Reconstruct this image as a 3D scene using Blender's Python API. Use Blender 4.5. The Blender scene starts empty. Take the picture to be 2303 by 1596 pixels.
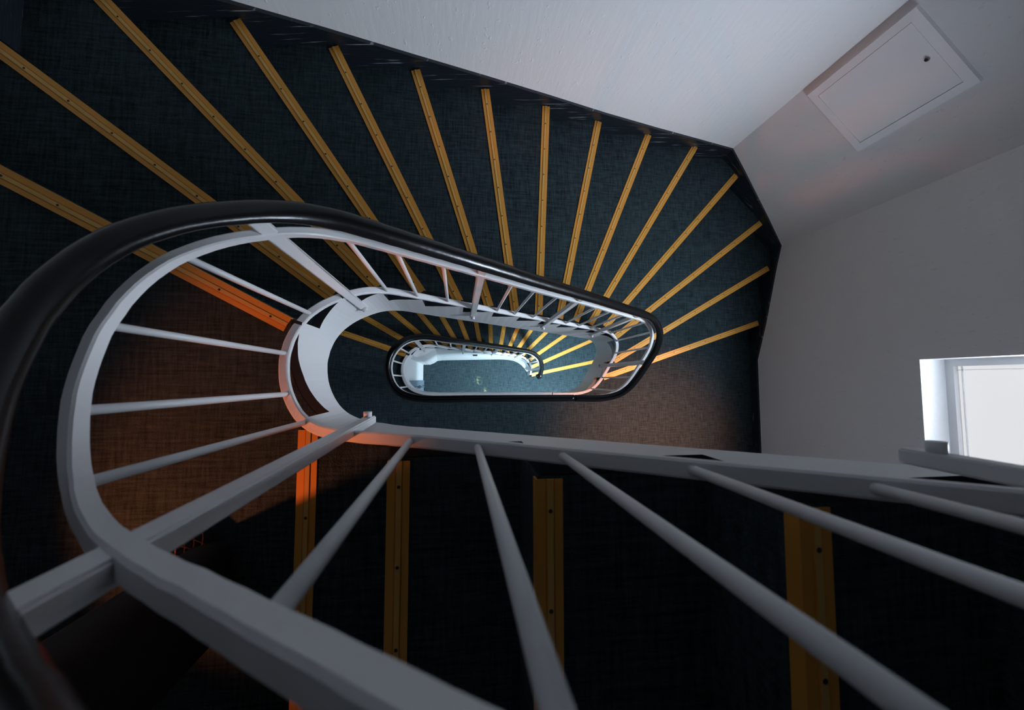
import bpy, bmesh, math, random
from mathutils import Vector, Matrix

random.seed(4)
scene = bpy.context.scene
col = scene.collection

# ------------------------------------------------------------------ camera
CAM_Z = 6.545                      # metres above the ground floor
cam_data = bpy.data.cameras.new('camera')
cam_data.sensor_width = 36.0
cam_data.lens = 14.006
cam_data.clip_start = 0.01
cam_data.dof.use_dof = True
cam_data.dof.focus_distance = 2.6
cam_data.dof.aperture_fstop = 4.5
cam = bpy.data.objects.new('camera', cam_data)
col.objects.link(cam)
cam.matrix_world = Matrix(((0.99082, -0.008583, -0.134918, 0.0),
                           (0.0, 0.997983, -0.063488, 0.0),
                           (0.13519, 0.062905, 0.988821, CAM_Z),
                           (0, 0, 0, 1)))
scene.camera = cam

# ------------------------------------------------------------------ world, exposure
scene.view_settings.view_transform = 'Standard'
scene.view_settings.look = 'None'
scene.view_settings.gamma = 1.0
scene.view_settings.use_curve_mapping = False
scene.view_settings.exposure = 0.0
world = bpy.data.worlds.new('world')
scene.world = world
world.use_nodes = True
world.node_tree.nodes['Background'].inputs[0].default_value = (0.75, 0.85, 1.0, 1)
world.node_tree.nodes['Background'].inputs[1].default_value = 0.02

def add_light(name, kind, loc, energy, color, size=0.05, rot=None, angle=None, blend=1.0, size_y=None):
    d = bpy.data.lights.new(name, kind)
    d.energy = energy
    d.color = color
    if kind == 'AREA':
        d.size = size
        if size_y:
            d.shape = 'RECTANGLE'; d.size_y = size_y
    else:
        d.shadow_soft_size = size
    if kind == 'SPOT':
        d.spot_size = angle; d.spot_blend = blend
    o = bpy.data.objects.new(name, d)
    o.location = loc
    if rot is not None:
        o.rotation_euler = Vector(rot).to_track_quat('-Z', 'Y').to_euler()
    col.objects.link(o)
    return o

# warm lamps of the two storeys (a low orange lamp on the upper landing, a ceiling lamp below)
UP_LAMP_W, LAND_LAMP_W, LOBBY_LAMP_W, WINDOW_W = 68.0, 440.0, 128.0, 50.0
PANE_LOW, PANE_HIGH, PANE_LOBBY = 0.72, 22.0, 2.0
add_light('landing_lamp_light', 'SPOT', (-1.45, -0.82, 6.05), UP_LAMP_W, (1.0, 0.24, 0.075), 0.03,
          rot=(0.98, 0.58, -1.00), angle=math.radians(60), blend=0.6)
add_light('ceiling_lamp_light', 'SPOT', (1.90, -0.62, 4.75), LAND_LAMP_W, (1.0, 0.29, 0.10), 0.05,
          rot=(0.0, 0.0, -1.0), angle=math.radians(60), blend=1.0)
lobby = add_light('lobby_lamp_light', 'AREA', (1.40, -0.60, 2.27), LOBBY_LAMP_W, (0.62, 0.86, 1.0), 0.30, rot=(0.0, 0.0, -1.0))
lobby.data.spread = math.radians(125)
# daylight entering through the unseen upper pane of the stair window, coming down from the sky
sky = add_light('window_daylight', 'AREA', (3.36, -0.317, 5.10), WINDOW_W, (0.74, 0.86, 1.0), 0.80,
                rot=(-0.95, 0.40, -0.46), size_y=0.50)
sky.data.spread = math.radians(122)

# ------------------------------------------------------------------ measured plan data (metres; z as depth below the camera)
UPPER_CURVE = [(2.4, -0.13, -1.042), (2.38, -0.13, -1.027), (2.36, -0.13, -1.011), (2.34, -0.13, -0.996), (2.32, -0.13, -0.98), (2.3, -0.13, -0.965), (2.28, -0.13, -0.949), (2.26, -0.13, -0.933), (2.24, -0.13, -0.918), (2.22, -0.13, -0.902), (2.2, -0.13, -0.887), (2.18, -0.13, -0.871), (2.16, -0.13, -0.856), (2.14, -0.13, -0.84), (2.12, -0.13, -0.825), (2.1, -0.13, -0.809), (2.08, -0.13, -0.793), (2.06, -0.13, -0.778), (2.04, -0.13, -0.762), (2.02, -0.13, -0.747), (2.0, -0.13, -0.731), (1.98, -0.13, -0.716), (1.96, -0.13, -0.7), (1.94, -0.13, -0.685), (1.92, -0.13, -0.669), (1.9, -0.13, -0.653), (1.88, -0.13, -0.638), (1.86, -0.13, -0.622), (1.84, -0.13, -0.607), (1.82, -0.13, -0.591), (1.8, -0.13, -0.576), (1.78, -0.13, -0.56), (1.76, -0.13, -0.545), (1.74, -0.13, -0.529), (1.72, -0.13, -0.513), (1.7, -0.13, -0.498), (1.68, -0.13, -0.482), (1.66, -0.13, -0.467), (1.64, -0.13, -0.451), (1.62, -0.13, -0.436), (1.6, -0.13, -0.42), (1.58, -0.13, -0.405), (1.56, -0.13, -0.389), (1.54, -0.13, -0.373), (1.52, -0.13, -0.358), (1.5, -0.13, -0.342), (1.48, -0.13, -0.327), (1.46, -0.13, -0.311), (1.44, -0.13, -0.296), (1.42, -0.13, -0.28), (1.4, -0.13, -0.265), (1.38, -0.13, -0.249), (1.36, -0.13, -0.233), (1.34, -0.13, -0.218), (1.32, -0.13, -0.202), (1.3, -0.13, -0.187), (1.28, -0.13, -0.171), (1.26, -0.13, -0.156), (1.24, -0.13, -0.14), (1.22, -0.13, -0.125), (1.2, -0.13, -0.109), (1.18, -0.13, -0.093), (1.16, -0.13, -0.078), (1.14, -0.13, -0.062), (1.12, -0.13, -0.047), (1.1, -0.13, -0.031), (1.08, -0.13, -0.016), (1.06, -0.13, -0.0), (1.04, -0.13, 0.015), (1.02, -0.13, 0.031), (1.0, -0.13, 0.047), (0.98, -0.13, 0.062), (0.96, -0.13, 0.078), (0.94, -0.13, 0.093), (0.92, -0.13, 0.109), (0.9, -0.13, 0.124), (0.88, -0.13, 0.14), (0.86, -0.13, 0.155), (0.84, -0.13, 0.171), (0.82, -0.13, 0.187), (0.8, -0.13, 0.202), (0.78, -0.13, 0.218), (0.76, -0.13, 0.233), (0.74, -0.13, 0.249), (0.72, -0.13, 0.264), (0.7, -0.13, 0.28), (0.68, -0.13, 0.295), (0.66, -0.13, 0.311), (0.64, -0.13, 0.327), (0.62, -0.13, 0.342), (0.6, -0.13, 0.358), (0.58, -0.13, 0.373), (0.56, -0.13, 0.389), (0.54, -0.13, 0.404), (0.52, -0.13, 0.42), (0.5, -0.13, 0.435), (0.48, -0.13, 0.451), (0.46, -0.13, 0.467), (0.44, -0.13, 0.482), (0.42, -0.13, 0.498), (0.4, -0.13, 0.513), (0.38, -0.13, 0.529), (0.36, -0.13, 0.544), (0.34, -0.13, 0.56), (0.32, -0.13, 0.575), (0.3, -0.13, 0.591), (0.28, -0.13, 0.607), (0.26, -0.13, 0.622), (0.24, -0.13, 0.638), (0.22, -0.13, 0.653), (0.2, -0.13, 0.669), (0.18, -0.13, 0.684), (0.16, -0.13, 0.7), (0.14, -0.13, 0.715), (0.12, -0.13, 0.731), (0.1, -0.13, 0.747), (0.08, -0.13, 0.762), (0.06, -0.13, 0.778), (0.04, -0.13, 0.793), (0.02, -0.13, 0.809), (-0.0, -0.13, 0.824), (-0.02, -0.13, 0.84), (-0.04, -0.13, 0.855), (-0.06, -0.13, 0.871), (-0.08, -0.13, 0.886), (-0.1, -0.131, 0.902), (-0.12, -0.131, 0.918), (-0.14, -0.132, 0.934), (-0.16, -0.132, 0.95), (-0.18, -0.133, 0.965), (-0.2, -0.134, 0.982), (-0.22, -0.135, 0.998), (-0.24, -0.135, 1.015), (-0.26, -0.135, 1.032), (-0.28, -0.136, 1.05), (-0.3, -0.136, 1.068), (-0.32, -0.135, 1.087), (-0.34, -0.134, 1.107), (-0.36, -0.132, 1.126), (-0.379, -0.128, 1.145), (-0.398, -0.123, 1.164), (-0.416, -0.116, 1.183), (-0.433, -0.107, 1.2), (-0.449, -0.097, 1.217), (-0.464, -0.084, 1.233), (-0.478, -0.071, 1.249), (-0.491, -0.056, 1.264), (-0.503, -0.041, 1.279), (-0.514, -0.024, 1.293), (-0.524, -0.007, 1.308), (-0.532, 0.011, 1.322), (-0.539, 0.029, 1.336), (-0.545, 0.048, 1.35), (-0.55, 0.067, 1.363), (-0.553, 0.087, 1.377), (-0.554, 0.106, 1.391), (-0.555, 0.126, 1.405), (-0.553, 0.146, 1.419), (-0.551, 0.165, 1.434), (-0.547, 0.184, 1.449), (-0.541, 0.203, 1.465), (-0.534, 0.222, 1.482), (-0.526, 0.239, 1.5), (-0.516, 0.256, 1.52), (-0.505, 0.273, 1.541), (-0.493, 0.289, 1.563), (-0.48, 0.304, 1.586), (-0.467, 0.318, 1.609), (-0.452, 0.331, 1.633), (-0.437, 0.344, 1.656), (-0.421, 0.356, 1.68), (-0.405, 0.367, 1.704), (-0.388, 0.376, 1.727), (-0.37, 0.384, 1.75), (-0.351, 0.39, 1.772), (-0.332, 0.394, 1.793), (-0.313, 0.398, 1.813), (-0.293, 0.4, 1.832), (-0.273, 0.401, 1.851), (-0.253, 0.401, 1.87), (-0.233, 0.402, 1.888), (-0.213, 0.402, 1.906), (-0.193, 0.402, 1.925), (-0.173, 0.403, 1.943), (-0.153, 0.403, 1.961), (-0.133, 0.403, 1.98), (-0.113, 0.404, 1.998), (-0.093, 0.404, 2.017), (-0.073, 0.404, 2.036), (-0.053, 0.405, 2.054), (-0.033, 0.405, 2.073), (-0.013, 0.405, 2.092), (0.007, 0.406, 2.11), (0.027, 0.406, 2.129), (0.047, 0.406, 2.148), (0.067, 0.407, 2.167), (0.087, 0.407, 2.186), (0.107, 0.408, 2.205), (0.127, 0.408, 2.223), (0.147, 0.408, 2.242), (0.167, 0.409, 2.262), (0.187, 0.409, 2.281), (0.207, 0.41, 2.3), (0.227, 0.41, 2.319), (0.247, 0.41, 2.338), (0.267, 0.411, 2.358), (0.287, 0.411, 2.377), (0.307, 0.411, 2.396), (0.327, 0.412, 2.415), (0.347, 0.412, 2.434), (0.367, 0.413, 2.453), (0.387, 0.413, 2.472), (0.407, 0.413, 2.49), (0.427, 0.414, 2.508), (0.447, 0.414, 2.527), (0.467, 0.415, 2.545), (0.487, 0.415, 2.563), (0.507, 0.415, 2.581), (0.527, 0.416, 2.599), (0.547, 0.416, 2.617), (0.567, 0.416, 2.635), (0.587, 0.417, 2.654), (0.607, 0.417, 2.672), (0.627, 0.418, 2.69), (0.647, 0.418, 2.708), (0.667, 0.418, 2.726), (0.687, 0.419, 2.745), (0.707, 0.419, 2.763), (0.727, 0.419, 2.782), (0.747, 0.42, 2.801), (0.767, 0.42, 2.821), (0.787, 0.421, 2.84), (0.807, 0.421, 2.86), (0.827, 0.421, 2.88), (0.847, 0.422, 2.9), (0.867, 0.422, 2.92), (0.887, 0.423, 2.939), (0.907, 0.423, 2.959), (0.927, 0.424, 2.979), (0.947, 0.424, 2.998), (0.967, 0.424, 3.018), (0.987, 0.425, 3.037), (1.007, 0.425, 3.057), (1.027, 0.426, 3.076), (1.047, 0.426, 3.094), (1.067, 0.426, 3.113), (1.087, 0.426, 3.131), (1.107, 0.426, 3.149), (1.127, 0.426, 3.167), (1.147, 0.426, 3.185), (1.167, 0.426, 3.202), (1.187, 0.426, 3.22), (1.207, 0.426, 3.238), (1.227, 0.426, 3.257), (1.247, 0.426, 3.276), (1.267, 0.426, 3.297), (1.286, 0.426, 3.318), (1.306, 0.425, 3.34), (1.326, 0.423, 3.361), (1.345, 0.42, 3.382), (1.363, 0.415, 3.401), (1.381, 0.408, 3.419), (1.398, 0.399, 3.435), (1.414, 0.388, 3.451), (1.429, 0.376, 3.466), (1.442, 0.362, 3.483), (1.454, 0.347, 3.5), (1.464, 0.33, 3.518), (1.471, 0.313, 3.537), (1.477, 0.294, 3.556), (1.48, 0.276, 3.575), (1.481, 0.257, 3.593), (1.479, 0.237, 3.611), (1.476, 0.218, 3.627), (1.471, 0.199, 3.643), (1.466, 0.18, 3.659), (1.46, 0.161, 3.676), (1.454, 0.142, 3.692), (1.449, 0.123, 3.71), (1.444, 0.104, 3.728), (1.438, 0.084, 3.747), (1.433, 0.065, 3.765), (1.427, 0.046, 3.784), (1.421, 0.027, 3.803), (1.414, 0.009, 3.82), (1.406, -0.009, 3.838), (1.397, -0.027, 3.855), (1.386, -0.044, 3.87), (1.375, -0.059, 3.885), (1.362, -0.073, 3.899), (1.347, -0.086, 3.911), (1.331, -0.097, 3.921), (1.314, -0.106, 3.93), (1.296, -0.113, 3.938), (1.278, -0.119, 3.944), (1.259, -0.125, 3.95), (1.239, -0.129, 3.954), (1.219, -0.132, 3.958), (1.2, -0.135, 3.962), (1.18, -0.137, 3.964), (1.16, -0.138, 3.967), (1.14, -0.139, 3.968), (1.12, -0.139, 3.97), (1.1, -0.139, 3.971), (1.08, -0.139, 3.972), (1.06, -0.139, 3.973), (1.04, -0.138, 3.973), (1.02, -0.137, 3.973), (1.0, -0.137, 3.974), (0.98, -0.136, 3.974), (0.96, -0.135, 3.974)]
LOWER_CURVE = [(0.95, -0.134, 3.975), (0.93, -0.134, 3.975), (0.91, -0.134, 3.975), (0.89, -0.134, 3.975), (0.87, -0.134, 3.975), (0.85, -0.134, 3.975), (0.83, -0.134, 3.975), (0.81, -0.134, 3.975), (0.79, -0.134, 3.975), (0.77, -0.134, 3.975), (0.75, -0.134, 3.975), (0.73, -0.134, 3.975), (0.71, -0.134, 3.975), (0.69, -0.134, 3.975), (0.67, -0.134, 3.975), (0.65, -0.134, 3.975), (0.63, -0.134, 3.975), (0.61, -0.134, 3.975), (0.59, -0.134, 3.975), (0.57, -0.134, 3.975), (0.55, -0.134, 3.975), (0.53, -0.134, 3.975), (0.51, -0.134, 3.975), (0.49, -0.134, 3.975), (0.47, -0.134, 3.975), (0.45, -0.134, 3.975), (0.43, -0.134, 3.975), (0.41, -0.134, 3.975), (0.39, -0.134, 3.975), (0.37, -0.134, 3.975), (0.35, -0.134, 3.975), (0.33, -0.134, 3.975), (0.31, -0.134, 3.975), (0.29, -0.134, 3.975), (0.27, -0.134, 3.975), (0.25, -0.134, 3.975), (0.23, -0.134, 3.975), (0.21, -0.134, 3.975), (0.19, -0.134, 3.975), (0.17, -0.134, 3.975), (0.15, -0.134, 3.975), (0.13, -0.134, 3.975), (0.11, -0.134, 3.975), (0.09, -0.134, 3.975), (0.07, -0.134, 3.975), (0.05, -0.134, 3.975), (0.03, -0.135, 3.975), (0.01, -0.135, 3.975), (-0.01, -0.135, 3.975), (-0.03, -0.135, 3.975), (-0.05, -0.136, 3.975), (-0.07, -0.136, 3.975), (-0.09, -0.136, 3.975), (-0.11, -0.136, 3.975), (-0.13, -0.136, 3.975), (-0.15, -0.136, 3.975), (-0.17, -0.136, 3.975), (-0.19, -0.136, 3.975), (-0.21, -0.135, 3.975), (-0.23, -0.134, 3.975), (-0.25, -0.133, 3.975), (-0.27, -0.132, 3.975), (-0.29, -0.13, 3.975), (-0.31, -0.128, 3.975), (-0.33, -0.125, 3.975), (-0.349, -0.121, 3.975), (-0.368, -0.116, 3.975), (-0.387, -0.11, 3.975), (-0.406, -0.103, 3.975), (-0.423, -0.095, 3.975), (-0.44, -0.085, 3.975), (-0.455, -0.073, 3.975), (-0.47, -0.06, 3.975), (-0.482, -0.046, 3.975), (-0.493, -0.03, 3.975), (-0.503, -0.013, 3.975), (-0.511, 0.005, 3.975), (-0.518, 0.023, 3.975), (-0.523, 0.042, 3.974), (-0.527, 0.062, 3.974), (-0.53, 0.081, 3.974), (-0.531, 0.101, 3.974), (-0.53, 0.12, 3.974), (-0.528, 0.14, 3.975), (-0.524, 0.159, 3.976), (-0.519, 0.178, 3.979), (-0.512, 0.196, 3.982), (-0.503, 0.214, 3.988), (-0.494, 0.232, 3.996), (-0.484, 0.249, 4.009), (-0.473, 0.265, 4.026), (-0.461, 0.281, 4.048), (-0.449, 0.296, 4.073), (-0.435, 0.31, 4.102), (-0.421, 0.323, 4.131), (-0.405, 0.333, 4.159), (-0.388, 0.343, 4.185), (-0.37, 0.35, 4.21), (-0.351, 0.356, 4.234), (-0.332, 0.362, 4.256), (-0.312, 0.366, 4.277), (-0.293, 0.369, 4.299), (-0.273, 0.371, 4.32), (-0.253, 0.372, 4.342), (-0.233, 0.372, 4.363), (-0.213, 0.372, 4.385), (-0.193, 0.371, 4.407), (-0.174, 0.37, 4.429), (-0.154, 0.369, 4.45), (-0.134, 0.368, 4.473), (-0.114, 0.367, 4.495), (-0.094, 0.366, 4.517), (-0.074, 0.366, 4.54), (-0.054, 0.366, 4.563), (-0.034, 0.365, 4.586), (-0.014, 0.365, 4.61), (0.006, 0.365, 4.634), (0.026, 0.365, 4.658), (0.046, 0.365, 4.682), (0.066, 0.365, 4.707), (0.086, 0.365, 4.731), (0.106, 0.365, 4.756), (0.126, 0.365, 4.781), (0.146, 0.365, 4.807), (0.166, 0.365, 4.832), (0.186, 0.365, 4.857), (0.206, 0.365, 4.882), (0.226, 0.365, 4.907), (0.246, 0.365, 4.932), (0.266, 0.365, 4.957), (0.286, 0.365, 4.982), (0.306, 0.364, 5.007), (0.326, 0.364, 5.031), (0.346, 0.364, 5.056), (0.367, 0.364, 5.081), (0.387, 0.364, 5.106), (0.407, 0.364, 5.131), (0.427, 0.364, 5.156), (0.447, 0.364, 5.181), (0.467, 0.364, 5.207), (0.487, 0.364, 5.233), (0.507, 0.364, 5.259), (0.527, 0.364, 5.286), (0.547, 0.364, 5.313), (0.567, 0.363, 5.34), (0.587, 0.363, 5.368), (0.607, 0.363, 5.396), (0.627, 0.363, 5.423), (0.647, 0.363, 5.451), (0.667, 0.363, 5.479), (0.687, 0.363, 5.507), (0.707, 0.363, 5.534), (0.727, 0.363, 5.561), (0.747, 0.363, 5.588), (0.767, 0.363, 5.614), (0.787, 0.363, 5.64), (0.807, 0.362, 5.666), (0.827, 0.362, 5.691), (0.847, 0.361, 5.716), (0.867, 0.36, 5.741), (0.886, 0.359, 5.766), (0.906, 0.357, 5.79), (0.926, 0.354, 5.814), (0.945, 0.35, 5.838), (0.964, 0.345, 5.861), (0.983, 0.339, 5.884), (1.002, 0.332, 5.908), (1.02, 0.324, 5.931), (1.037, 0.314, 5.954), (1.054, 0.304, 5.978), (1.07, 0.293, 6.002), (1.085, 0.28, 6.028), (1.1, 0.267, 6.054), (1.113, 0.252, 6.08), (1.125, 0.236, 6.108), (1.135, 0.22, 6.136), (1.144, 0.203, 6.166), (1.151, 0.184, 6.196), (1.156, 0.166, 6.227), (1.159, 0.146, 6.259), (1.162, 0.127, 6.291), (1.164, 0.107, 6.323), (1.165, 0.087, 6.355)]
UPPER_NOSINGS = [(-0.572, 0.19, -1.456, 0.66), (-0.495, 0.339, -1.66, 1.203), (-0.362, 0.423, -1.482, 1.586), (-0.181, 0.429, -1.073, 1.725), (0.001, 0.427, -0.676, 1.788), (0.181, 0.429, -0.263, 1.84), (0.358, 0.44, 0.161, 1.893), (0.544, 0.437, 0.605, 1.937), (0.731, 0.439, 1.051, 1.976), (0.902, 0.448, 1.541, 2.015), (1.078, 0.457, 2.066, 2.062), (1.269, 0.457, 2.602, 1.943), (1.409, 0.375, 2.991, 1.575), (1.488, 0.183, 3.215, 1.18), (1.461, 0.031, 3.181, 0.611)]
LOWER_NOSINGS = [(-0.515, 0.26, -1.13, 0.469), (-0.423, 0.343, -0.951, 0.647), (-0.277, 0.386, -0.737, 0.769), (-0.122, 0.388, -0.454, 0.782), (0.025, 0.38, -0.207, 0.776), (0.161, 0.377, 0.009, 0.766), (0.297, 0.38, 0.222, 0.757), (0.435, 0.371, 0.422, 0.769), (0.564, 0.373, 0.63, 0.768), (0.685, 0.375, 0.846, 0.758), (0.813, 0.379, 1.082, 0.759), (0.951, 0.365, 1.347, 0.745), (1.082, 0.301, 1.713, 0.737), (1.156, 0.204, 2.117, 0.626), (1.165, 0.079, 2.262, 0.31)]
TOP_NOSINGS = [(-0.424, -0.146, -0.411, -0.791), (-0.14, -0.16, -0.135, -0.752), (0.175, -0.162, 0.18, -0.611), (0.528, -0.183, 0.53, -0.475)]
UPPER_BALUSTERS = [95, 103, 111, 118, 125, 141, 147, 154, 162, 176, 182, 189, 203, 209, 216, 231, 238, 245, 259, 265, 271, 283, 290]
UPPER_POSTS = [134, 169, 196, 223, 251, 277]
LOWER_BALUSTERS = [72, 78, 84, 90, 105, 112, 126, 132, 146, 153, 168, 172]
LOWER_POSTS = [97, 119, 139, 159, 178]


# ------------------------------------------------------------------ materials
def new_mat(name):
    m = bpy.data.materials.new(name)
    m.use_nodes = True
    nt = m.node_tree
    return m, nt, nt.nodes['Principled BSDF']

def node(nt, kind, **inp):
    n = nt.nodes.new(kind)
    for k, v in inp.items():
        if k in n.inputs: n.inputs[k].default_value = v
        else: setattr(n, k, v)
    return n

def pos(nt, scale):
    g = nt.nodes.new('ShaderNodeNewGeometry')
    mp = nt.nodes.new('ShaderNodeMapping')
    mp.inputs['Scale'].default_value = scale
    nt.links.new(g.outputs['Position'], mp.inputs['Vector'])
    return mp.outputs['Vector']

def paint_mat(name, color, rough, bump=0.0, bscale=(40, 40, 40), spots=False):
    m, nt, b = new_mat(name)
    b.inputs['Base Color'].default_value = (*color, 1)
    b.inputs['Roughness'].default_value = rough
    if bump:
        n = node(nt, 'ShaderNodeTexNoise', Scale=1.0, Detail=4.0)
        nt.links.new(pos(nt, bscale), n.inputs['Vector'])
        bp = node(nt, 'ShaderNodeBump', Strength=bump, Distance=0.004)
        h = n.outputs['Fac']
        if spots:
            v = node(nt, 'ShaderNodeTexNoise', Scale=1.0, Detail=2.0)
            nt.links.new(pos(nt, spots), v.inputs['Vector'])
            r = node(nt, 'ShaderNodeValToRGB')
            r.color_ramp.elements[0].position = 0.66
            r.color_ramp.elements[1].position = 0.74
            nt.links.new(v.outputs['Fac'], r.inputs['Fac'])
            mx = node(nt, 'ShaderNodeMath', operation='ADD')
            nt.links.new(h, mx.inputs[0]); nt.links.new(r.outputs['Color'], mx.inputs[1])
            h = mx.outputs[0]
        nt.links.new(h, bp.inputs['Height'])
        nt.links.new(bp.outputs['Normal'], b.inputs['Normal'])
    return m

def carpet_mat(name, stain=False):
    m, nt, b = new_mat(name)
    b.inputs['Roughness'].default_value = 0.85
    b.inputs['Specular IOR Level'].default_value = 0.15
    outs = []
    for sc in ((9, 110, 60), (110, 9, 60)):
        n = node(nt, 'ShaderNodeTexNoise', Scale=1.0, Detail=5.0, Roughness=0.65)
        nt.links.new(pos(nt, sc), n.inputs['Vector'])
        outs.append(n.outputs['Fac'])
    mx = node(nt, 'ShaderNodeMath', operation='ADD')
    nt.links.new(outs[0], mx.inputs[0]); nt.links.new(outs[1], mx.inputs[1])
    hf = node(nt, 'ShaderNodeMath', operation='MULTIPLY'); hf.inputs[1].default_value = 0.5
    nt.links.new(mx.outputs[0], hf.inputs[0])
    r = node(nt, 'ShaderNodeValToRGB')
    r.color_ramp.elements[0].position = 0.36; r.color_ramp.elements[0].color = (0.007, 0.0115, 0.0135, 1)
    r.color_ramp.elements[1].position = 0.66; r.color_ramp.elements[1].color = (0.047, 0.075, 0.087, 1)
    nt.links.new(hf.outputs[0], r.inputs['Fac'])
    colr = r.outputs['Color']
    if stain:
        for (sx, sy, rad) in ((0.33, -0.005, 0.085), (0.44, -0.17, 0.07)):
            g = nt.nodes.new('ShaderNodeNewGeometry')
            d = node(nt, 'ShaderNodeVectorMath', operation='DISTANCE')
            d.inputs[1].default_value = (sx, sy, 0.0)
            nt.links.new(g.outputs['Position'], d.inputs[0])
            n = node(nt, 'ShaderNodeTexNoise', Scale=26.0, Detail=3.0)
            nt.links.new(g.outputs['Position'], n.inputs['Vector'])
            mr = node(nt, 'ShaderNodeMapRange')
            mr.inputs[1].default_value = rad; mr.inputs[2].default_value = 0.0
            mr.inputs[3].default_value = 0.0; mr.inputs[4].default_value = 1.3
            nt.links.new(d.outputs['Value'], mr.inputs[0])
            n2 = node(nt, 'ShaderNodeMapRange')
            n2.inputs[1].default_value = 0.47; n2.inputs[2].default_value = 0.66
            nt.links.new(n.outputs['Fac'], n2.inputs[0])
            k = node(nt, 'ShaderNodeMath', operation='MULTIPLY', use_clamp=True)
            nt.links.new(mr.outputs[0], k.inputs[0]); nt.links.new(n2.outputs[0], k.inputs[1])
            mix = node(nt, 'ShaderNodeMix', data_type='RGBA')
            nt.links.new(k.outputs[0], mix.inputs[0])
            nt.links.new(colr, mix.inputs[6])
            mix.inputs[7].default_value = (0.20, 0.21, 0.11, 1)
            colr = mix.outputs[2]
    nt.links.new(colr, b.inputs['Base Color'])
    n = node(nt, 'ShaderNodeTexNoise', Scale=260.0, Detail=2.0)
    nt.links.new(pos(nt, (1, 1, 1)), n.inputs['Vector'])
    bp = node(nt, 'ShaderNodeBump', Strength=0.9, Distance=0.004)
    nt.links.new(n.outputs['Fac'], bp.inputs['Height'])
    nt.links.new(bp.outputs['Normal'], b.inputs['Normal'])
    return m

M_WALL = paint_mat('white_wall_paint', (0.80, 0.80, 0.805), 0.55, 0.5, (30, 30, 5), (38, 38, 24))
M_WHITE = paint_mat('white_gloss_paint', (0.73, 0.73, 0.74), 0.42, 0.12, (60, 60, 60))
M_PANEL = paint_mat('panel_white', (0.95, 0.95, 0.97), 0.35)
M_CEIL = paint_mat('grey_ceiling', (0.20, 0.20, 0.20), 0.8)
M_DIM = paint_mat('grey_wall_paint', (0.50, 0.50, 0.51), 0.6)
M_SKIRT = paint_mat('black_skirting_gloss', (0.012, 0.016, 0.022), 0.28, 0.5, (6, 6, 140), (14, 14, 150))
def streaks(m, scale, col, lo, hi):
    nt = m.node_tree; b = nt.nodes['Principled BSDF']
    n = node(nt, 'ShaderNodeTexNoise', Scale=1.0, Detail=3.0)
    nt.links.new(pos(nt, scale), n.inputs['Vector'])
    r = node(nt, 'ShaderNodeValToRGB')
    r.color_ramp.elements[0].position = lo; r.color_ramp.elements[1].position = hi
    r.color_ramp.elements[0].color = b.inputs['Base Color'].default_value
    r.color_ramp.elements[1].color = (*col, 1)
    nt.links.new(n.outputs['Fac'], r.inputs['Fac']); nt.links.new(r.outputs['Color'], b.inputs['Base Color'])
streaks(M_SKIRT, (4.5, 9, 95), (0.30, 0.32, 0.35), 0.64, 0.76)  # scratches and brushed highlights put into the skirting's colour as pale streaks
M_BLACK = paint_mat('black_edge_paint', (0.010, 0.013, 0.018), 0.35)
M_HAND = paint_mat('black_handrail_vinyl', (0.003, 0.0035, 0.0045), 0.25, 0.12, (45, 45, 45))
M_HAND.node_tree.nodes['Principled BSDF'].inputs['Specular IOR Level'].default_value = 0.30
M_CARPET = carpet_mat('teal_woven_carpet')
M_CARPET_G = carpet_mat('teal_woven_carpet_stained', True)
M_BRASS, _nt, _b = new_mat('golden_nosing')
_b.inputs['Base Color'].default_value = (0.74, 0.335, 0.052, 1)
_b.inputs['Roughness'].default_value = 0.42
_b.inputs['Metallic'].default_value = 0.25
M_RIB, _nt, _b = new_mat('golden_nosing_rib')
_b.inputs['Base Color'].default_value = (0.74, 0.44, 0.12, 1)
_b.inputs['Roughness'].default_value = 0.35
_b.inputs['Metallic'].default_value = 0.25
M_SCREW, _nt, _b = new_mat('dark_screw')
_b.inputs['Base Color'].default_value = (0.03, 0.02, 0.01, 1)
_b.inputs['Roughness'].default_value = 0.5
M_STEEL, _nt, _b = new_mat('steel')
_b.inputs['Base Color'].default_value = (0.5, 0.5, 0.5, 1); _b.inputs['Metallic'].default_value = 1.0
_b.inputs['Roughness'].default_value = 0.3
M_DOOR = paint_mat('door_grey_blue', (0.20, 0.26, 0.33), 0.5)
M_CONC = paint_mat('plaster_underside', (0.6, 0.6, 0.6), 0.8)
M_BLOCKER = paint_mat('dark_bag_fabric', (0.010, 0.010, 0.011), 0.8, 0.4, (300, 300, 300))
M_NET = paint_mat('orange_red_net', (0.55, 0.10, 0.04), 0.6)  # the lamp's orange light is put into the net's colour
M_PANE, _nt, _b = new_mat('bright_frosted_pane')  # glow stands in for daylight; the unseen upper pane is far brighter
_b.inputs['Base Color'].default_value = (0.8, 0.8, 0.8, 1)
_b.inputs['Emission Color'].default_value = (0.72, 0.84, 1.0, 1)
_b.inputs['Emission Strength'].default_value = PANE_HIGH

M_PANE_G = M_PANE.copy()
M_PANE_G.node_tree.nodes['Principled BSDF'].inputs['Emission Strength'].default_value = PANE_LOBBY
M_PANE_LOW = M_PANE.copy()
M_PANE_LOW.name = 'dim_frosted_pane'  # same glow turned down for the pane in view
M_PANE_LOW.node_tree.nodes['Principled BSDF'].inputs['Base Color'].default_value = (0.1, 0.1, 0.1, 1)
M_PANE_LOW.node_tree.nodes['Principled BSDF'].inputs['Emission Color'].default_value = (0.97, 0.98, 1.0, 1)
M_PANE_LOW.node_tree.nodes['Principled BSDF'].inputs['Emission Strength'].default_value = PANE_LOW

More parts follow.
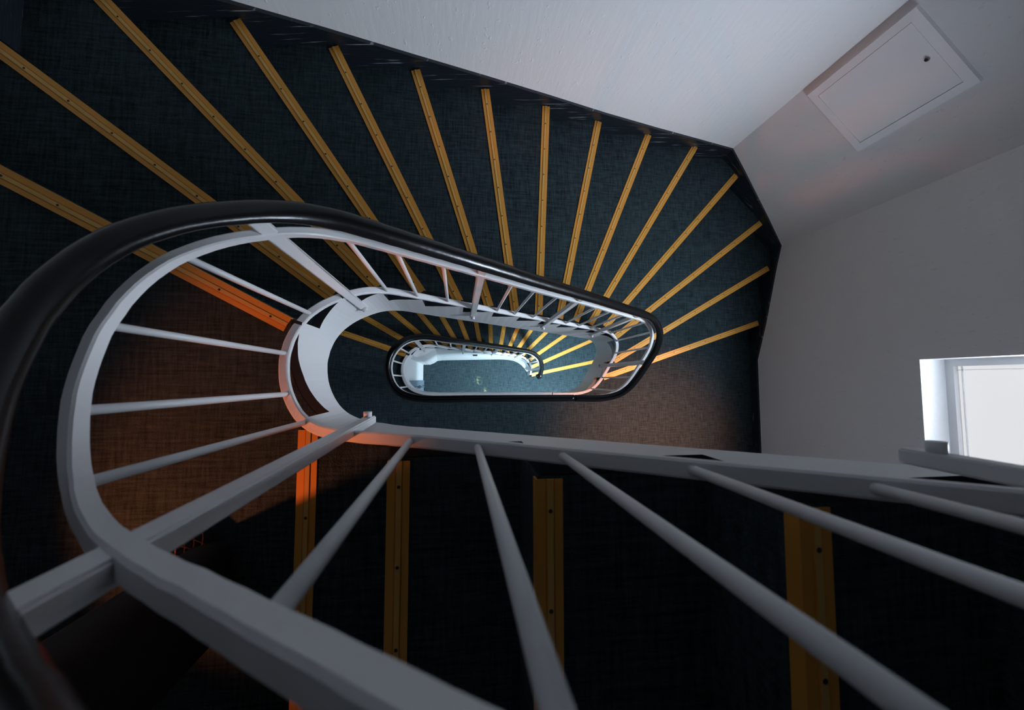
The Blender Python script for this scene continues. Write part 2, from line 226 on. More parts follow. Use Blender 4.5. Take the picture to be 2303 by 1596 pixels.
# ------------------------------------------------------------------ object helpers
def link(name, bm, mats, parent=None, smooth=False, label=None):
    """one mesh object with its origin at its own centre"""
    bmesh.ops.recalc_face_normals(bm, faces=bm.faces)
    cs = [v.co for v in bm.verts]
    c = Vector([(min(v[i] for v in cs) + max(v[i] for v in cs)) / 2 for i in range(3)])
    if parent is None:
        c.z = min(v.z for v in cs)
    for v in bm.verts: v.co -= c
    me = bpy.data.meshes.new(name)
    if smooth:
        for f in bm.faces: f.smooth = True
    bm.to_mesh(me); bm.free()
    for m in (mats if isinstance(mats, (list, tuple)) else [mats]): me.materials.append(m)
    o = bpy.data.objects.new(name, me)
    col.objects.link(o)
    if parent is not None:
        o.parent = parent
        o.location = c - world_of(parent)
    else:
        o.location = c
    if label: o['label'] = label
    return o

def world_of(o):
    p = Vector((0, 0, 0))
    while o is not None:
        p = p + o.location; o = o.parent
    return p

def empty(name, loc, label=None, cat=None, group=None, kind=None):
    o = bpy.data.objects.new(name, None)
    o.location = loc; o.empty_display_size = 0.1
    col.objects.link(o)
    tag(o, label, cat, group, kind)
    return o

def tag(o, label=None, cat=None, group=None, kind=None):
    if label: o['label'] = label
    if cat: o['category'] = cat
    if group: o['group'] = group
    if kind: o['kind'] = kind
    return o

def prism(bm, poly, z0, z1, mat_index=0, side_index=None):
    """vertical prism over a plan polygon"""
    n = len(poly)
    a = [bm.verts.new((p[0], p[1], z0)) for p in poly]
    b = [bm.verts.new((p[0], p[1], z1)) for p in poly]
    f = bm.faces.new(b); f.material_index = mat_index
    f = bm.faces.new(list(reversed(a))); f.material_index = mat_index if side_index is None else side_index
    for i in range(n):
        f = bm.faces.new((a[i], a[(i + 1) % n], b[(i + 1) % n], b[i]))
        f.material_index = mat_index if side_index is None else side_index

def box(bm, c, ax, ay, az, mi=0):
    """box from centre and three half-axis vectors"""
    c, ax, ay, az = map(Vector, (c, ax, ay, az))
    v = [bm.verts.new(c + ax * i + ay * j + az * k) for k in (-1, 1) for j in (-1, 1) for i in (-1, 1)]
    for q in ((0, 1, 3, 2), (4, 5, 7, 6), (0, 1, 5, 4), (2, 3, 7, 6), (0, 2, 6, 4), (1, 3, 7, 5)):
        f = bm.faces.new([v[i] for i in q]); f.material_index = mi

def cyl(bm, p0, p1, r, seg=12, mi=0):
    p0, p1 = Vector(p0), Vector(p1)
    d = (p1 - p0).normalized()
    u = d.orthogonal().normalized(); w = d.cross(u)
    A = [bm.verts.new(p0 + (u * math.cos(t) + w * math.sin(t)) * r) for t in [2 * math.pi * i / seg for i in range(seg)]]
    B = [bm.verts.new(p1 + (u * math.cos(t) + w * math.sin(t)) * r) for t in [2 * math.pi * i / seg for i in range(seg)]]
    for i in range(seg):
        f = bm.faces.new((A[i], A[(i + 1) % seg], B[(i + 1) % seg], B[i])); f.smooth = True; f.material_index = mi
    f = bm.faces.new(list(reversed(A))); f.material_index = mi
    f = bm.faces.new(B); f.material_index = mi

def tangents(c):
    out = []
    for i in range(len(c)):
        a, b = c[max(0, i - 1)], c[min(len(c) - 1, i + 1)]
        t = Vector((b[0] - a[0], b[1] - a[1])).normalized()
        out.append(t)
    return out

def sweep(bm, pts, prof, smooth=False):
    """sweep a closed (outward, up) profile along points (x, y, z); outward is left of travel"""
    T = tangents(pts); rings = []
    for p, t in zip(pts, T):
        n = Vector((-t.y, t.x))
        rings.append([bm.verts.new((p[0] + n.x * a, p[1] + n.y * a, p[2] + b)) for a, b in prof])
    m = len(prof)
    for i in range(len(rings) - 1):
        for j in range(m):
            f = bm.faces.new((rings[i][j], rings[i][(j + 1) % m], rings[i + 1][(j + 1) % m], rings[i + 1][j]))
            f.smooth = smooth
    bm.faces.new(list(reversed(rings[0]))); bm.faces.new(rings[-1])

def rect_prof(w, h, b=0.0035):
    w /= 2; h /= 2
    return [(-w + b, -h), (w - b, -h), (w, -h + b), (w, h - b), (w - b, h), (-w + b, h), (-w, h - b), (-w, -h + b)]

def circ_prof(r, n=24):
    return [(r * math.cos(2 * math.pi * i / n), r * math.sin(2 * math.pi * i / n)) for i in range(n)]

# ------------------------------------------------------------------ storey levels and stair data
R = 0.17
Z_F1, Z_F2 = CAM_Z - 3.995, CAM_Z - 1.445
RISE_TOP = 0.225
X_LEFT, Y_FRONT, X_RIGHT, Z_CEIL = -1.78, -1.50, 3.205, 9.0
WALL_BACK = [(-1.78, 1.61), (-1.40, 1.685), (-1.073, 1.742), (-0.676, 1.804), (-0.263, 1.856), (0.161, 1.908), (0.605, 1.952),
             (1.051, 1.991), (1.541, 2.031), (2.066, 2.072), (2.45, 2.092)]
WALL_CORNER = [(2.45, 2.092), (3.205, 1.348)]
WALL_RIGHT = [(3.205, 1.348), (3.205, -1.50)]
WALL_LEFT = [(-1.78, -1.50), (-1.78, 1.61)]
OUTLINE = WALL_LEFT[:1] + WALL_BACK + WALL_CORNER[1:] + [(3.205, -1.50)]    # clockwise from front left

UPPER = [(x, y, CAM_Z - d) for x, y, d in UPPER_CURVE]
LOWER = [(x, y, CAM_Z - d) for x, y, d in LOWER_CURVE]

def offset(c, k):
    T = tangents(c)
    return [(p[0] - t.y * k, p[1] + t.x * k) for p, t in zip(c, T)]

def plate_off(i):
    """inner face of the upper stringer plate, measured outwards from the rail's middle"""
    return 0.022 if i <= 128 else (-0.0125 if i >= 150 else 0.022 - 0.0345 * (i - 128) / 22)
def offset_by(c, f):
    T = tangents(c)
    return [(p[0] - t.y * f(i), p[1] + t.x * f(i)) for i, (p, t) in enumerate(zip(c, T))]
# treads and slabs end just outside the stringer plate
UP_OFF, LO_OFF = offset_by(UPPER, lambda i: plate_off(i) + 0.0325), offset(LOWER, 0.020)

def hit(p, d, poly, closed=True):
    """first crossing of the ray p + t d with a polyline: (t, segment, point)"""
    best = None
    n = len(poly)
    for i in range(n if closed else n - 1):
        a, b = Vector(poly[i]), Vector(poly[(i + 1) % n])
        e = b - a
        den = d.x * e.y - d.y * e.x
        if abs(den) < 1e-9: continue
        w = a - p
        t = (w.x * e.y - w.y * e.x) / den
        s = (w.x * d.y - w.y * d.x) / den
        if t > 0.05 and -1e-6 <= s <= 1 + 1e-6 and (best is None or t < best[0]):
            best = (t, i, p + d * t)
    return best

class Nose:
    """front edge of one step: from the well curve out to the wall"""
    def __init__(self, row, curve, off):
        a, b = Vector(row[:2]), Vector(row[2:])
        d = (b - a).normalized()
        self.dir = d
        self.down = Vector((d.y, -d.x))           # towards the lower step (to the right when looking outwards)
        a = a + self.down * 0.020                  # the strip's middle was measured; step out to its front edge
        self.idx = min(range(len(off)), key=lambda i: (Vector(off[i]) - a).length)
        self.inner = Vector(off[self.idx])
        # keep the line through the measured inner end
        self.inner = a + d * ((self.inner - a).dot(d))
        self.t, self.seg, self.outer = hit(self.inner, d, OUTLINE)

UP_N = [Nose(r, UPPER, UP_OFF) for r in UPPER_NOSINGS]
LO_N = [Nose(r, LOWER, LO_OFF) for r in LOWER_NOSINGS]
top_rows = [r for r in TOP_NOSINGS]
for k in range(4):
    x = 0.528 + 0.335 * (k + 1)
    top_rows.append((x, -0.16, x, -1.2))

class TopNose(Nose):
    def __init__(self, row):
        x = row[0] - 0.020                          # going down means to the left here
        self.dir = Vector((0, -1)); self.down = Vector((-1, 0))
        self.idx = min(range(60 if False else 0, 150), key=lambda i: abs(UP_OFF[i][0] - x) + (10 if UP_OFF[i][1] > 0 else 0))
        self.inner = Vector((x, UP_OFF[self.idx][1]))
        self.outer = Vector((x, Y_FRONT)); self.seg = len(OUTLINE) - 1
TOP_N = [TopNose(r) for r in top_rows]

def outline_between(n0, n1):
    """wall corners met going clockwise from nose n0's outer end to nose n1's"""
    out = []; i = n0.seg
    while i != n1.seg:
        i = (i + 1) % len(OUTLINE); out.append(Vector(OUTLINE[i]))
    return out

def inset(p, k=0.002):
    return p

PROF_NOSE = [(0.004, -0.026), (0.004, 0.003), (-0.015, 0.003), (-0.0165, 0.0012), (-0.018, 0.0055), (-0.030, 0.0055),
             (-0.0315, 0.0012), (-0.033, 0.003), (-0.049, 0.003), (-0.049, 0.0002), (0.0005, 0.0002), (0.0005, -0.026)]

def nosing(n, z, parent, gap_out=0.028, gap_in=0.006):
    bm = bmesh.new()
    a = n.inner + n.dir * gap_in
    b = n.outer - n.dir * gap_out
    rows = []
    for p in (a, b):
        rows.append([bm.verts.new((p.x + n.down.x * u, p.y + n.down.y * u, z + h)) for u, h in PROF_NOSE])
    m = len(PROF_NOSE)
    for j in range(m):
        f = bm.faces.new((rows[0][j], rows[0][(j + 1) % m], rows[1][(j + 1) % m], rows[1][j]))
        if j in (4,): f.material_index = 1
    bm.faces.new(list(reversed(rows[0]))); bm.faces.new(rows[1])
    L = (b - a).length; s = 0.06
    while s < L - 0.03:
        p = a + n.dir * s - n.down * 0.024
        cyl(bm, (p.x, p.y, z + 0.004), (p.x, p.y, z + 0.0064), 0.0042, 8, 2)
        s += 0.185
    return link('nosing', bm, [M_BRASS, M_RIB, M_SCREW], parent)

def flight(root, noses, off, level0, rise, first, depth_extra, up=False):
    """treads between neighbouring noses; noses[0] is the landing edge"""
    out = []
    for k in range(1, len(noses)):
        hi, lo = (noses[k - 1], noses[k])
        z = level0 - rise * k
        inn = [Vector(off[i]) for i in range(hi.idx + 1, lo.idx)]
        inn = [p for p in inn if (p - hi.inner).dot(hi.down) > 0.004 and (p - lo.inner).dot(lo.down) < -0.004]
        poly = [hi.inner] + inn + [lo.inner, lo.outer] + list(reversed(outline_between(hi, lo))) + [hi.outer]
        bm = bmesh.new()
        prism(bm, poly, z - rise - depth_extra, z)
        st = link('step', bm, M_CARPET, root)
        nosing(lo, z, st)
        out.append(st)
    return out

def stringer(name, parent, curve, i0, i1, top_fn, drop_fn, o_fn=lambda i: -0.0125):
    """white plate along the well edge: stepped top, smooth lower edge"""
    inn, out = offset_by(curve, o_fn), offset_by(curve, lambda i: o_fn(i) + 0.030)
    bm = bmesh.new(); st = []
    for i in range(i0, i1 + 1):
        tops = top_fn(i)
        for zt in tops:
            zb = min(curve[i][2] - drop_fn(i), zt - 0.03)
            st.append([bm.verts.new((*inn[i], zb)), bm.verts.new((*inn[i], zt)), bm.verts.new((*out[i], zt)), bm.verts.new((*out[i], zb))])
    for a, b in zip(st, st[1:]):
        for j in range(4):
            q = (a[j], a[(j + 1) % 4], b[(j + 1) % 4], b[j])
            if len({tuple(round(c, 6) for c in v.co) for v in q}) < 3: continue
            try: f = bm.faces.new(q)
            except ValueError: continue
            if j == 1: f.material_index = 1
    bm.faces.new(list(reversed(st[0]))); bm.faces.new(st[-1])
    bmesh.ops.remove_doubles(bm, verts=bm.verts, dist=1e-6)
    return link(name, bm, [M_WHITE, M_BLACK], parent)

def lerp_table(tab):
    def f(i):
        if i <= tab[0][0]: return tab[0][1]
        for (a, va), (b, vb) in zip(tab, tab[1:]):
            if i <= b: return va + (vb - va) * (i - a) / (b - a)
        return tab[-1][1]
    return f

def step_tops(noses, levels):
    """levels[k] holds before nose k; levels[-1] after the last. Returns one z, or two at a nose."""
    idx = [n.idx for n in noses]
    def f(i):
        if i in idx:
            k = idx.index(i); return [levels[k], levels[k + 1]]
        k = sum(1 for j in idx if j < i); return [levels[k]]
    return f

# ------------------------------------------------------------------ the setting
def wall(name, pts, z0=0.0, z1=Z_CEIL, smooth=False, mat=M_WALL, thick=0.0):
    bm = bmesh.new()
    a = [bm.verts.new((*p, z0)) for p in pts]; b = [bm.verts.new((*p, z1)) for p in pts]
    for i in range(len(pts) - 1):
        f = bm.faces.new((a[i], a[i + 1], b[i + 1], b[i])); f.smooth = smooth
    o = link(name, bm, mat)
    tag(o, kind='structure')
    return o

wall('wall_back', WALL_BACK, smooth=True)
wall('wall_corner', WALL_CORNER)
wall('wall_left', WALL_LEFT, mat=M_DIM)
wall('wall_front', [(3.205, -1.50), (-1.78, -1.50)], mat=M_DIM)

# right wall with its window openings (reveals are part of the wall)
WIN = [(-0.78, 0.146, 4.17, 5.45), (-0.78, 0.146, 0.10, 2.15)]
bm = bmesh.new()
ys = [-1.5, -0.78, 0.146, 1.348]
zs = [0.0] + sorted([w[2] for w in WIN] + [w[3] for w in WIN]) + [Z_CEIL]
grid = {}
def gv(x, y, z):
    k = (x, y, z)
    if k not in grid: grid[k] = bm.verts.new(k)
    return grid[k]
for i in range(3):
    for j in range(len(zs) - 1):
        if i == 1 and j % 2 == 1: continue
        bm.faces.new((gv(X_RIGHT, ys[i], zs[j]), gv(X_RIGHT, ys[i + 1], zs[j]), gv(X_RIGHT, ys[i + 1], zs[j + 1]), gv(X_RIGHT, ys[i], zs[j + 1])))
for y0, y1, z0, z1 in WIN:
    c = [(y0, z0), (y1, z0), (y1, z1), (y0, z1)]
    for (a, b), (e, g) in zip(c, c[1:] + c[:1]):
        bm.faces.new((gv(X_RIGHT, a, b), gv(X_RIGHT, e, g), gv(X_RIGHT + 0.26, e, g), gv(X_RIGHT + 0.26, a, b)))
o = link('wall_right', bm, M_WALL); tag(o, kind='structure')

def window(name, w, pane):
    y0, y1, z0, z1 = w
    x = X_RIGHT + 0.235
    root = empty(name, (x, (y0 + y1) / 2, z0), kind='structure')
    bm = bmesh.new()
    t = 0.048
    yc, zc = (y0 + y1) / 2, (z0 + z1) / 2
    for zz in (z0 + t / 2, z1 - t / 2):
        box(bm, (x, yc, zz), (0.03, 0, 0), (0, (y1 - y0) / 2, 0), (0, 0, t / 2))
    for yy in (y0 + t / 2, y1 - t / 2):
        box(bm, (x, yy, zc), (0.03, 0, 0), (0, t / 2, 0), (0, 0, (z1 - z0) / 2 - t))
    link('window_frame', bm, M_WHITE, root)
    # beaded panes: dim one in view, unseen upper one made brighter for light
    zm = z0 + 0.62 if pane is M_PANE else z1 - t
    parts = [(z0 + t, zm, M_PANE_LOW if pane is M_PANE else pane)]
    if pane is M_PANE:
        parts.append((zm + t, z1 - t, pane))
        bm = bmesh.new(); box(bm, (x, yc, zm + t / 2), (0.03, 0, 0), (0, (y1 - y0) / 2 - t, 0), (0, 0, t / 2))  # added bar parting the dim pane from the bright one
        link('window_transom', bm, M_WHITE, root)
    for za, zb, pm in parts:
        bm = bmesh.new()
        for zz in (za + 0.026, zb - 0.026):
            box(bm, (x + 0.004, yc, zz), (0.006, 0, 0), (0, (y1 - y0) / 2 - t, 0), (0, 0, 0.0015))
        for yy in (y0 + t + 0.026, y1 - t - 0.026):
            box(bm, (x + 0.004, yy, (za + zb) / 2), (0.006, 0, 0), (0, 0.0015, 0), (0, 0, (zb - za) / 2))
        link('window_bead', bm, M_WHITE, root)
        bm = bmesh.new()
        box(bm, (x + 0.014, yc, (za + zb) / 2), (0.004, 0, 0), (0, (y1 - y0) / 2 - t, 0), (0, 0, (zb - za) / 2))
        link('window_pane', bm, pm, root)
for k, w in enumerate(WIN): window('window_%d' % (k + 1), w, (M_PANE, M_PANE_G)[k])

bm = bmesh.new()
prism(bm, OUTLINE, -0.2, 0.0)
tag(link('floor', bm, M_CARPET_G), kind='structure')
bm = bmesh.new()
prism(bm, OUTLINE, Z_CEIL, Z_CEIL + 0.1)
tag(link('ceiling', bm, M_CEIL), kind='structure')

# landings: slab with the well cut out, golden edge strip on the first step down
def curve_part(off, i0, i1):
    return [Vector(off[i]) for i in range(i0, i1 + 1)]
n1, na, n15 = UP_N[0], TOP_N[0], UP_N[-1]
poly = [n1.inner, n1.outer] + [Vector(OUTLINE[0])] * 0
poly = curve_part(UP_OFF, na.idx + 1, n1.idx - 1) + [n1.inner, n1.outer]
i = n1.seg
poly += [Vector(OUTLINE[j]) for j in range(n1.seg, -1, -1)]
poly += [na.outer, na.inner]
bm = bmesh.new(); prism(bm, poly, Z_F2 - 0.27, Z_F2)
land2 = link('landing', bm, M_CARPET)
tag(land2, kind='structure')
nosing(n1, Z_F2, land2)

m1 = LO_N[0]
poly = [n15.inner, n15.outer]
poly += [Vector(OUTLINE[j]) for j in range(n15.seg + 1, len(OUTLINE))]
poly += [Vector(OUTLINE[j]) for j in range(0, m1.seg + 1)]
poly += [m1.outer, m1.inner]
poly += list(reversed(curve_part(LO_OFF, 2, m1.idx - 1)))
poly += list(reversed(curve_part(UP_OFF, n15.idx + 1, len(UP_OFF) - 1)))
bm = bmesh.new(); prism(bm, poly, Z_F1 - 0.25, Z_F1)
land1 = link('landing', bm, M_CARPET)
tag(land1, kind='structure')
nosing(m1, Z_F1, land1)

bm = bmesh.new()
zt = Z_F2 + RISE_TOP * len(TOP_N)
prism(bm, [(TOP_N[-1].inner.x, -0.075), (TOP_N[-1].inner.x, Y_FRONT), (X_RIGHT, Y_FRONT), (X_RIGHT, -0.075)], zt - 0.28, zt)
land3 = link('landing', bm, M_CARPET)
tag(land3, kind='structure')
nosing(TOP_N[-1], zt, land3)

# ------------------------------------------------------------------ staircases
root_u = empty('staircase', (UP_N[7].inner.x, UP_N[7].inner.y, Z_F1),
               'teal carpeted winding flight with golden nosings running along the white back wall to the landing', 'staircase')
flight(root_u, UP_N, UP_OFF, Z_F2, R, 1, 0.06)
root_l = empty('staircase', (LO_N[7].inner.x, LO_N[7].inner.y, 0),
               'lowest flight with golden nosings, seen down through the stairwell beside the small black handrail loop', 'staircase')
flight(root_l, LO_N, LO_OFF, Z_F1, R, 1, 0.0)
root_t = empty('staircase', (TOP_N[0].inner.x, TOP_N[0].inner.y - 0.6, Z_F2),
               'nearest dark flight in the foreground, its few wide nosings partly lit orange', 'staircase')
for k in range(len(TOP_N) - 1):
    z = Z_F2 + RISE_TOP * (k + 1)
    lo, hi = TOP_N[k], TOP_N[k + 1]
    inn = [Vector(UP_OFF[i]) for i in range(lo.idx - 1, hi.idx, -1)]
    inn = [p for p in inn if lo.inner.x + 0.004 < p.x < hi.inner.x - 0.004]
    poly = [lo.inner] + inn + [hi.inner, hi.outer, lo.outer]
    bm = bmesh.new(); prism(bm, poly, z - RISE_TOP - 0.06 if k else Z_F2 + 0.0005, z)
    st = link('step', bm, M_CARPET, root_t)
    nosing(lo, z, st)

i_a, i_1, i_15 = TOP_N[0].idx, UP_N[0].idx, UP_N[-1].idx
drop_up = lerp_table([(0, .43), (i_a - 10, .43), (i_a + 8, .38), (i_1, .40), (i_1 + 25, .47), (i_1 + 60, .50), (i_15, .54), (i_15 + 12, .40), (i_15 + 22, .26), (400, .24)])
# top flight (runs against the curve's direction, so levels fall along it)
nt = list(reversed(TOP_N))
tops_t = step_tops(nt, [Z_F2 + RISE_TOP * (len(nt) - j) for j in range(len(nt))] + [Z_F2])
stringer('stringer', root_t, UPPER, 6, i_a, tops_t, drop_up, plate_off)
stringer('fascia', land2, UPPER, i_a, i_1, lambda i: [Z_F2 + 0.001], drop_up, plate_off)
tops_u = step_tops(UP_N, [Z_F2 - R * j for j in range(16)])
stringer('stringer', root_u, UPPER, i_1, i_15, tops_u, drop_up, plate_off)
stringer('fascia', land1, UPPER, i_15, len(UPPER) - 1, lambda i: [Z_F1 + 0.001], drop_up, plate_off)
j_1, j_15 = LO_N[0].idx, LO_N[-1].idx
stringer('fascia', land1, LOWER, 0, j_1, lambda i: [Z_F1 + 0.001], lerp_table([(0, .24), (400, .24)]))
tops_l = step_tops(LO_N, [Z_F1 - R * j for j in range(15)] + [0.002])
def drop_low(i):
    return min(0.36, LOWER[i][2] - 0.002)
stringer('stringer', root_l, LOWER, j_1, len(LOWER) - 1, tops_l, drop_low)

# walls closing the space below the lowest flight, and the lobby wall with its door
foot = [(-0.547, 0.250), (-0.436, 0.251), (-0.38, 0.275), (-0.324, 0.312), (-0.25, 0.322), (-0.11, 0.327), (0.15, 0.333), (0.40, 0.339), (0.645, 0.344),
        (0.75, 0.343), (0.837, 0.337), (0.92, 0.323), (0.994, 0.292), (1.06, 0.244), (1.106, 0.192), (1.15, 0.125), (1.168, 0.085)]
bm = bmesh.new(); prev = None
linn = offset(LOWER, -0.010)
for q in foot:
    i = min(range(j_1, len(LOWER)), key=lambda i: (Vector(linn[i]) - Vector(q)).length)
    zt = max(0.01, min(2.22, LOWER[i][2] - 0.34))
    mid = Vector(linn[i]) if q[0] > -0.3 else Vector(q)
    row = [bm.verts.new((*q, 0.0)), bm.verts.new((mid.x, mid.y, zt)), bm.verts.new((*linn[i], zt + 0.012))]
    if prev:
        for k in range(2):
            bm.faces.new((prev[k], row[k], row[k + 1], prev[k + 1]))
    prev = row
tag(link('wall_under_stair', bm, M_WALL), kind='structure')
wall('wall_lobby', [(-0.547, -1.50), (-0.547, 0.25)], 0.0, 2.30)

door = empty('door_1', (-0.547, -0.45, 0.0), kind='structure')
bm = bmesh.new(); box(bm, (-0.538, -0.044, 0.995), (0.008, 0, 0), (0, 0.042, 0), (0, 0, 0.995))
box(bm, (-0.538, -0.87, 0.995), (0.008, 0, 0), (0, 0.03, 0), (0, 0, 0.995))
box(bm, (-0.538, -0.47, 1.96), (0.008, 0, 0), (0, 0.37, 0), (0, 0, 0.03))
link('door_frame', bm, M_DOOR, door)
bm = bmesh.new(); box(bm, (-0.541, -0.47, 0.96), (0.006, 0, 0), (0, 0.367, 0), (0, 0, 0.955))
link('door_leaf', bm, M_DOOR, door)
bm = bmesh.new(); cyl(bm, (-0.53, -0.085, 0.5), (-0.53, -0.085, 1.9), 0.006, 8)
link('door_rod', bm, M_BLACK, door)
for zz in (0.36, 0.92):
    bm = bmesh.new(); box(bm, (-0.522, -0.088, zz), (0.014, 0, 0), (0, 0.022, 0), (0, 0, 0.03))
    cyl(bm, (-0.51, -0.10, zz - 0.06), (-0.51, -0.10, zz + 0.02), 0.012, 10)
    link('door_handle', bm, M_STEEL, door)

# small dark vent in the wall under the lowest flight
bm = bmesh.new(); box(bm, (0.235, 0.345, 1.08), (0.030, 0, 0), (0, 0.012, 0), (0, 0, 0.028))
tag(link('wall_vent', bm, M_BLACK), 'small dark rectangular vent in the white wall below the lowest flight', 'vent')

# ------------------------------------------------------------------ black skirting along the walls
def wall_point(seg, p):
    return p
def skirting(name, pts, th=0.016):
    """pts: (x, y, z_bottom, z_top) along the wall, interior on the right of travel"""
    bm = bmesh.new(); prev = None
    for i, (x, y, zb, zt) in enumerate(pts):
        j0, j1 = max(0, i - 1), min(len(pts) - 1, i + 1)
        t = Vector((pts[j1][0] - pts[j0][0], pts[j1][1] - pts[j0][1]))
        if t.length < 1e-6:
            t = Vector((pts[min(len(pts) - 1, i + 2)][0] - pts[max(0, i - 2)][0], pts[min(len(pts) - 1, i + 2)][1] - pts[max(0, i - 2)][1]))
        t.normalize(); n = Vector((t.y, -t.x)) * th
        r = [bm.verts.new((x, y, zb)), bm.verts.new((x, y, zt)), bm.verts.new((x + n.x, y + n.y, zt - 0.004)), bm.verts.new((x + n.x, y + n.y, zb))]
        if prev:
            for j in range(4):
                q = (prev[j], prev[(j + 1) % 4], r[(j + 1) % 4], r[j])
                try: bm.faces.new(q)
                except ValueError: pass
        prev = r
    bmesh.ops.remove_doubles(bm, verts=bm.verts, dist=1e-6)
    tag(link(name, bm, M_SKIRT), kind='structure')

SK = 0.075
def path_len(seg, p):
    s = 0.0
    for i in range(seg): s += (Vector(OUTLINE[i + 1]) - Vector(OUTLINE[i])).length
    return s + (Vector(p) - Vector(OUTLINE[seg])).length
NOSE_S = [(path_len(n.seg, n.outer), Z_F2 - R * k) for k, n in enumerate(UP_N)]
def tread_z(s):
    k = sum(1 for a, _ in NOSE_S if a < s - 1e-6)
    return Z_F2 - R * k
def pitch_z(s):
    if s <= NOSE_S[0][0]: return Z_F2
    for (a, za), (b, zb) in zip(NOSE_S, NOSE_S[1:]):
        if s <= b: return za + (zb - za) * (s - a) / (b - a)
    return max(Z_F1, NOSE_S[-1][1] - (s - NOSE_S[-1][0]) * 0.45)
def skirt_run(name, i0, i1, start=None, end=None):
    st = []
    s0 = path_len(i0, OUTLINE[i0]) if start is None else start
    s1 = path_len(i1 - 1, OUTLINE[i1]) if end is None else end
    marks = {round(s0, 5), round(s1, 5)}
    for i in range(i0, i1 + 1):
        s = path_len(i - 1, OUTLINE[i]) if i else 0.0
        if s0 < s < s1: marks.add(round(s, 5))
    for a, _ in NOSE_S:
        if s0 < a < s1: marks.add(round(a - 0.0006, 5)); marks.add(round(a + 0.0006, 5))
    if NOSE_S[-1][0] < s1:
        e = NOSE_S[-1][0] + 0.17 / 0.45
        if s0 < e < s1: marks.add(round(e, 5))
    for s in sorted(marks):
        acc = 0.0
        for i in range(len(OUTLINE) - 1):
            a, b = Vector(OUTLINE[i]), Vector(OUTLINE[i + 1])
            if s <= acc + (b - a).length + 1e-5:
                p = a.lerp(b, min(1, max(0, (s - acc) / (b - a).length))); break
            acc += (b - a).length
        st.append((p.x, p.y, tread_z(s) + 0.001, max(pitch_z(s), tread_z(s) ) + SK + (0.03 if s <= NOSE_S[0][0] or s > NOSE_S[-1][0] + 0.3 else 0)))
    skirting(name, st)
nb = len(WALL_BACK)
skirt_run('baseboard_left', 0, 1)
skirt_run('baseboard_back', 1, nb)
skirt_run('baseboard_corner', nb, nb + 1)
skirt_run('baseboard_right', nb + 1, nb + 2)

# ------------------------------------------------------------------ railings
RAIL_TO_BAR, RAIL_TO_HAND, HAND_OUT = 0.672, 0.772, 0.011
def baluster(parent, p):
    bm = bmesh.new(); cyl(bm, (p[0], p[1], p[2] + 0.008), (p[0], p[1], p[2] + RAIL_TO_BAR - 0.010), 0.0072, 14)
    return link('baluster', bm, M_WHITE, parent)

def post(parent, curve, i, low=0.235, top=RAIL_TO_HAND - 0.008):
    p = curve[i]; t = tangents(curve)[i]; inn = Vector((t.y, -t.x))
    c = Vector((p[0], p[1])) + inn * 0.0165
    bm = bmesh.new()
    z0, z1 = p[2] - low, p[2] + top
    box(bm, (c.x, c.y, (z0 + z1) / 2), (t.x * 0.016, t.y * 0.016, 0), (inn.x * 0.0115, inn.y * 0.0115, 0), (0, 0, (z1 - z0) / 2))
    for v in bm.verts:                      # the post leans out a little to meet the handrail
        if v.co.z > p[2]: v.co.x -= inn.x * 0.023; v.co.y -= inn.y * 0.023
    bmesh.ops.bevel(bm, geom=[e for e in bm.edges], offset=0.003, segments=2, affect='EDGES')
    o = link('post', bm, M_WHITE, parent)
    bm = bmesh.new()
    b = c + inn * 0.0105
    cyl(bm, (b.x, b.y, z0 + 0.04), (b.x + inn.x * 0.016, b.y + inn.y * 0.016, z0 + 0.04), 0.012, 12)
    link('bolt', bm, M_WHITE, o)
    return o

def railing(label, base, curve, bal, posts, end_curl=False):
    root = empty('stair_railing', base, label, 'railing')
    bm = bmesh.new(); sweep(bm, curve, rect_prof(0.028, 0.024)); link('bottom_rail', bm, M_WHITE, root)
    bar = [(x, y, z + RAIL_TO_BAR) for x, y, z in curve]
    bm = bmesh.new(); sweep(bm, bar, rect_prof(0.022, 0.030)); link('top_bar', bm, M_WHITE, root)
    hand = [(q[0], q[1], p[2] + RAIL_TO_HAND) for p, q in zip(curve, offset(curve, HAND_OUT))]
    if end_curl:
        t = tangents(hand)[-1]; x, y, z = hand[-1]
        inn = Vector((t.y, -t.x))
        for a in range(1, 9):
            th = a / 8 * math.pi
            r = 0.045
            hand.append((x + t.x * r * math.sin(th) + inn.x * 0.004 * a, y + t.y * r * math.sin(th) + inn.y * 0.004 * a, z - r * (1 - math.cos(th))))
        curl(root, hand)
    else:
        bm = bmesh.new(); sweep(bm, hand, circ_prof(0.0275), True); link('handrail', bm, M_HAND, root)
    for i in bal: baluster(root, curve[i])
    for i in posts: post(root, curve, i)
    return root

def curl(root, pts):
    """round handrail whose end bends down and back (frames follow the path itself)"""
    bm = bmesh.new(); rings = []
    P = [Vector(p) for p in pts]; u = None; n = 20
    for i, p in enumerate(P):
        d = (P[min(i + 1, len(P) - 1)] - P[max(i - 1, 0)]).normalized()
        if u is None: u = d.cross(Vector((0, 0, 1))).normalized()
        u = (u - d * u.dot(d)).normalized(); w = d.cross(u)
        rings.append([bm.verts.new(p + (u * math.cos(2 * math.pi * k / n) + w * math.sin(2 * math.pi * k / n)) * 0.0275) for k in range(n)])
    for a, b in zip(rings, rings[1:]):
        for k in range(n):
            bm.faces.new((a[k], a[(k + 1) % n], b[(k + 1) % n], b[k])).smooth = True
    bm.faces.new(rings[0]); bm.faces.new(rings[-1])
    link('handrail', bm, M_HAND, root)

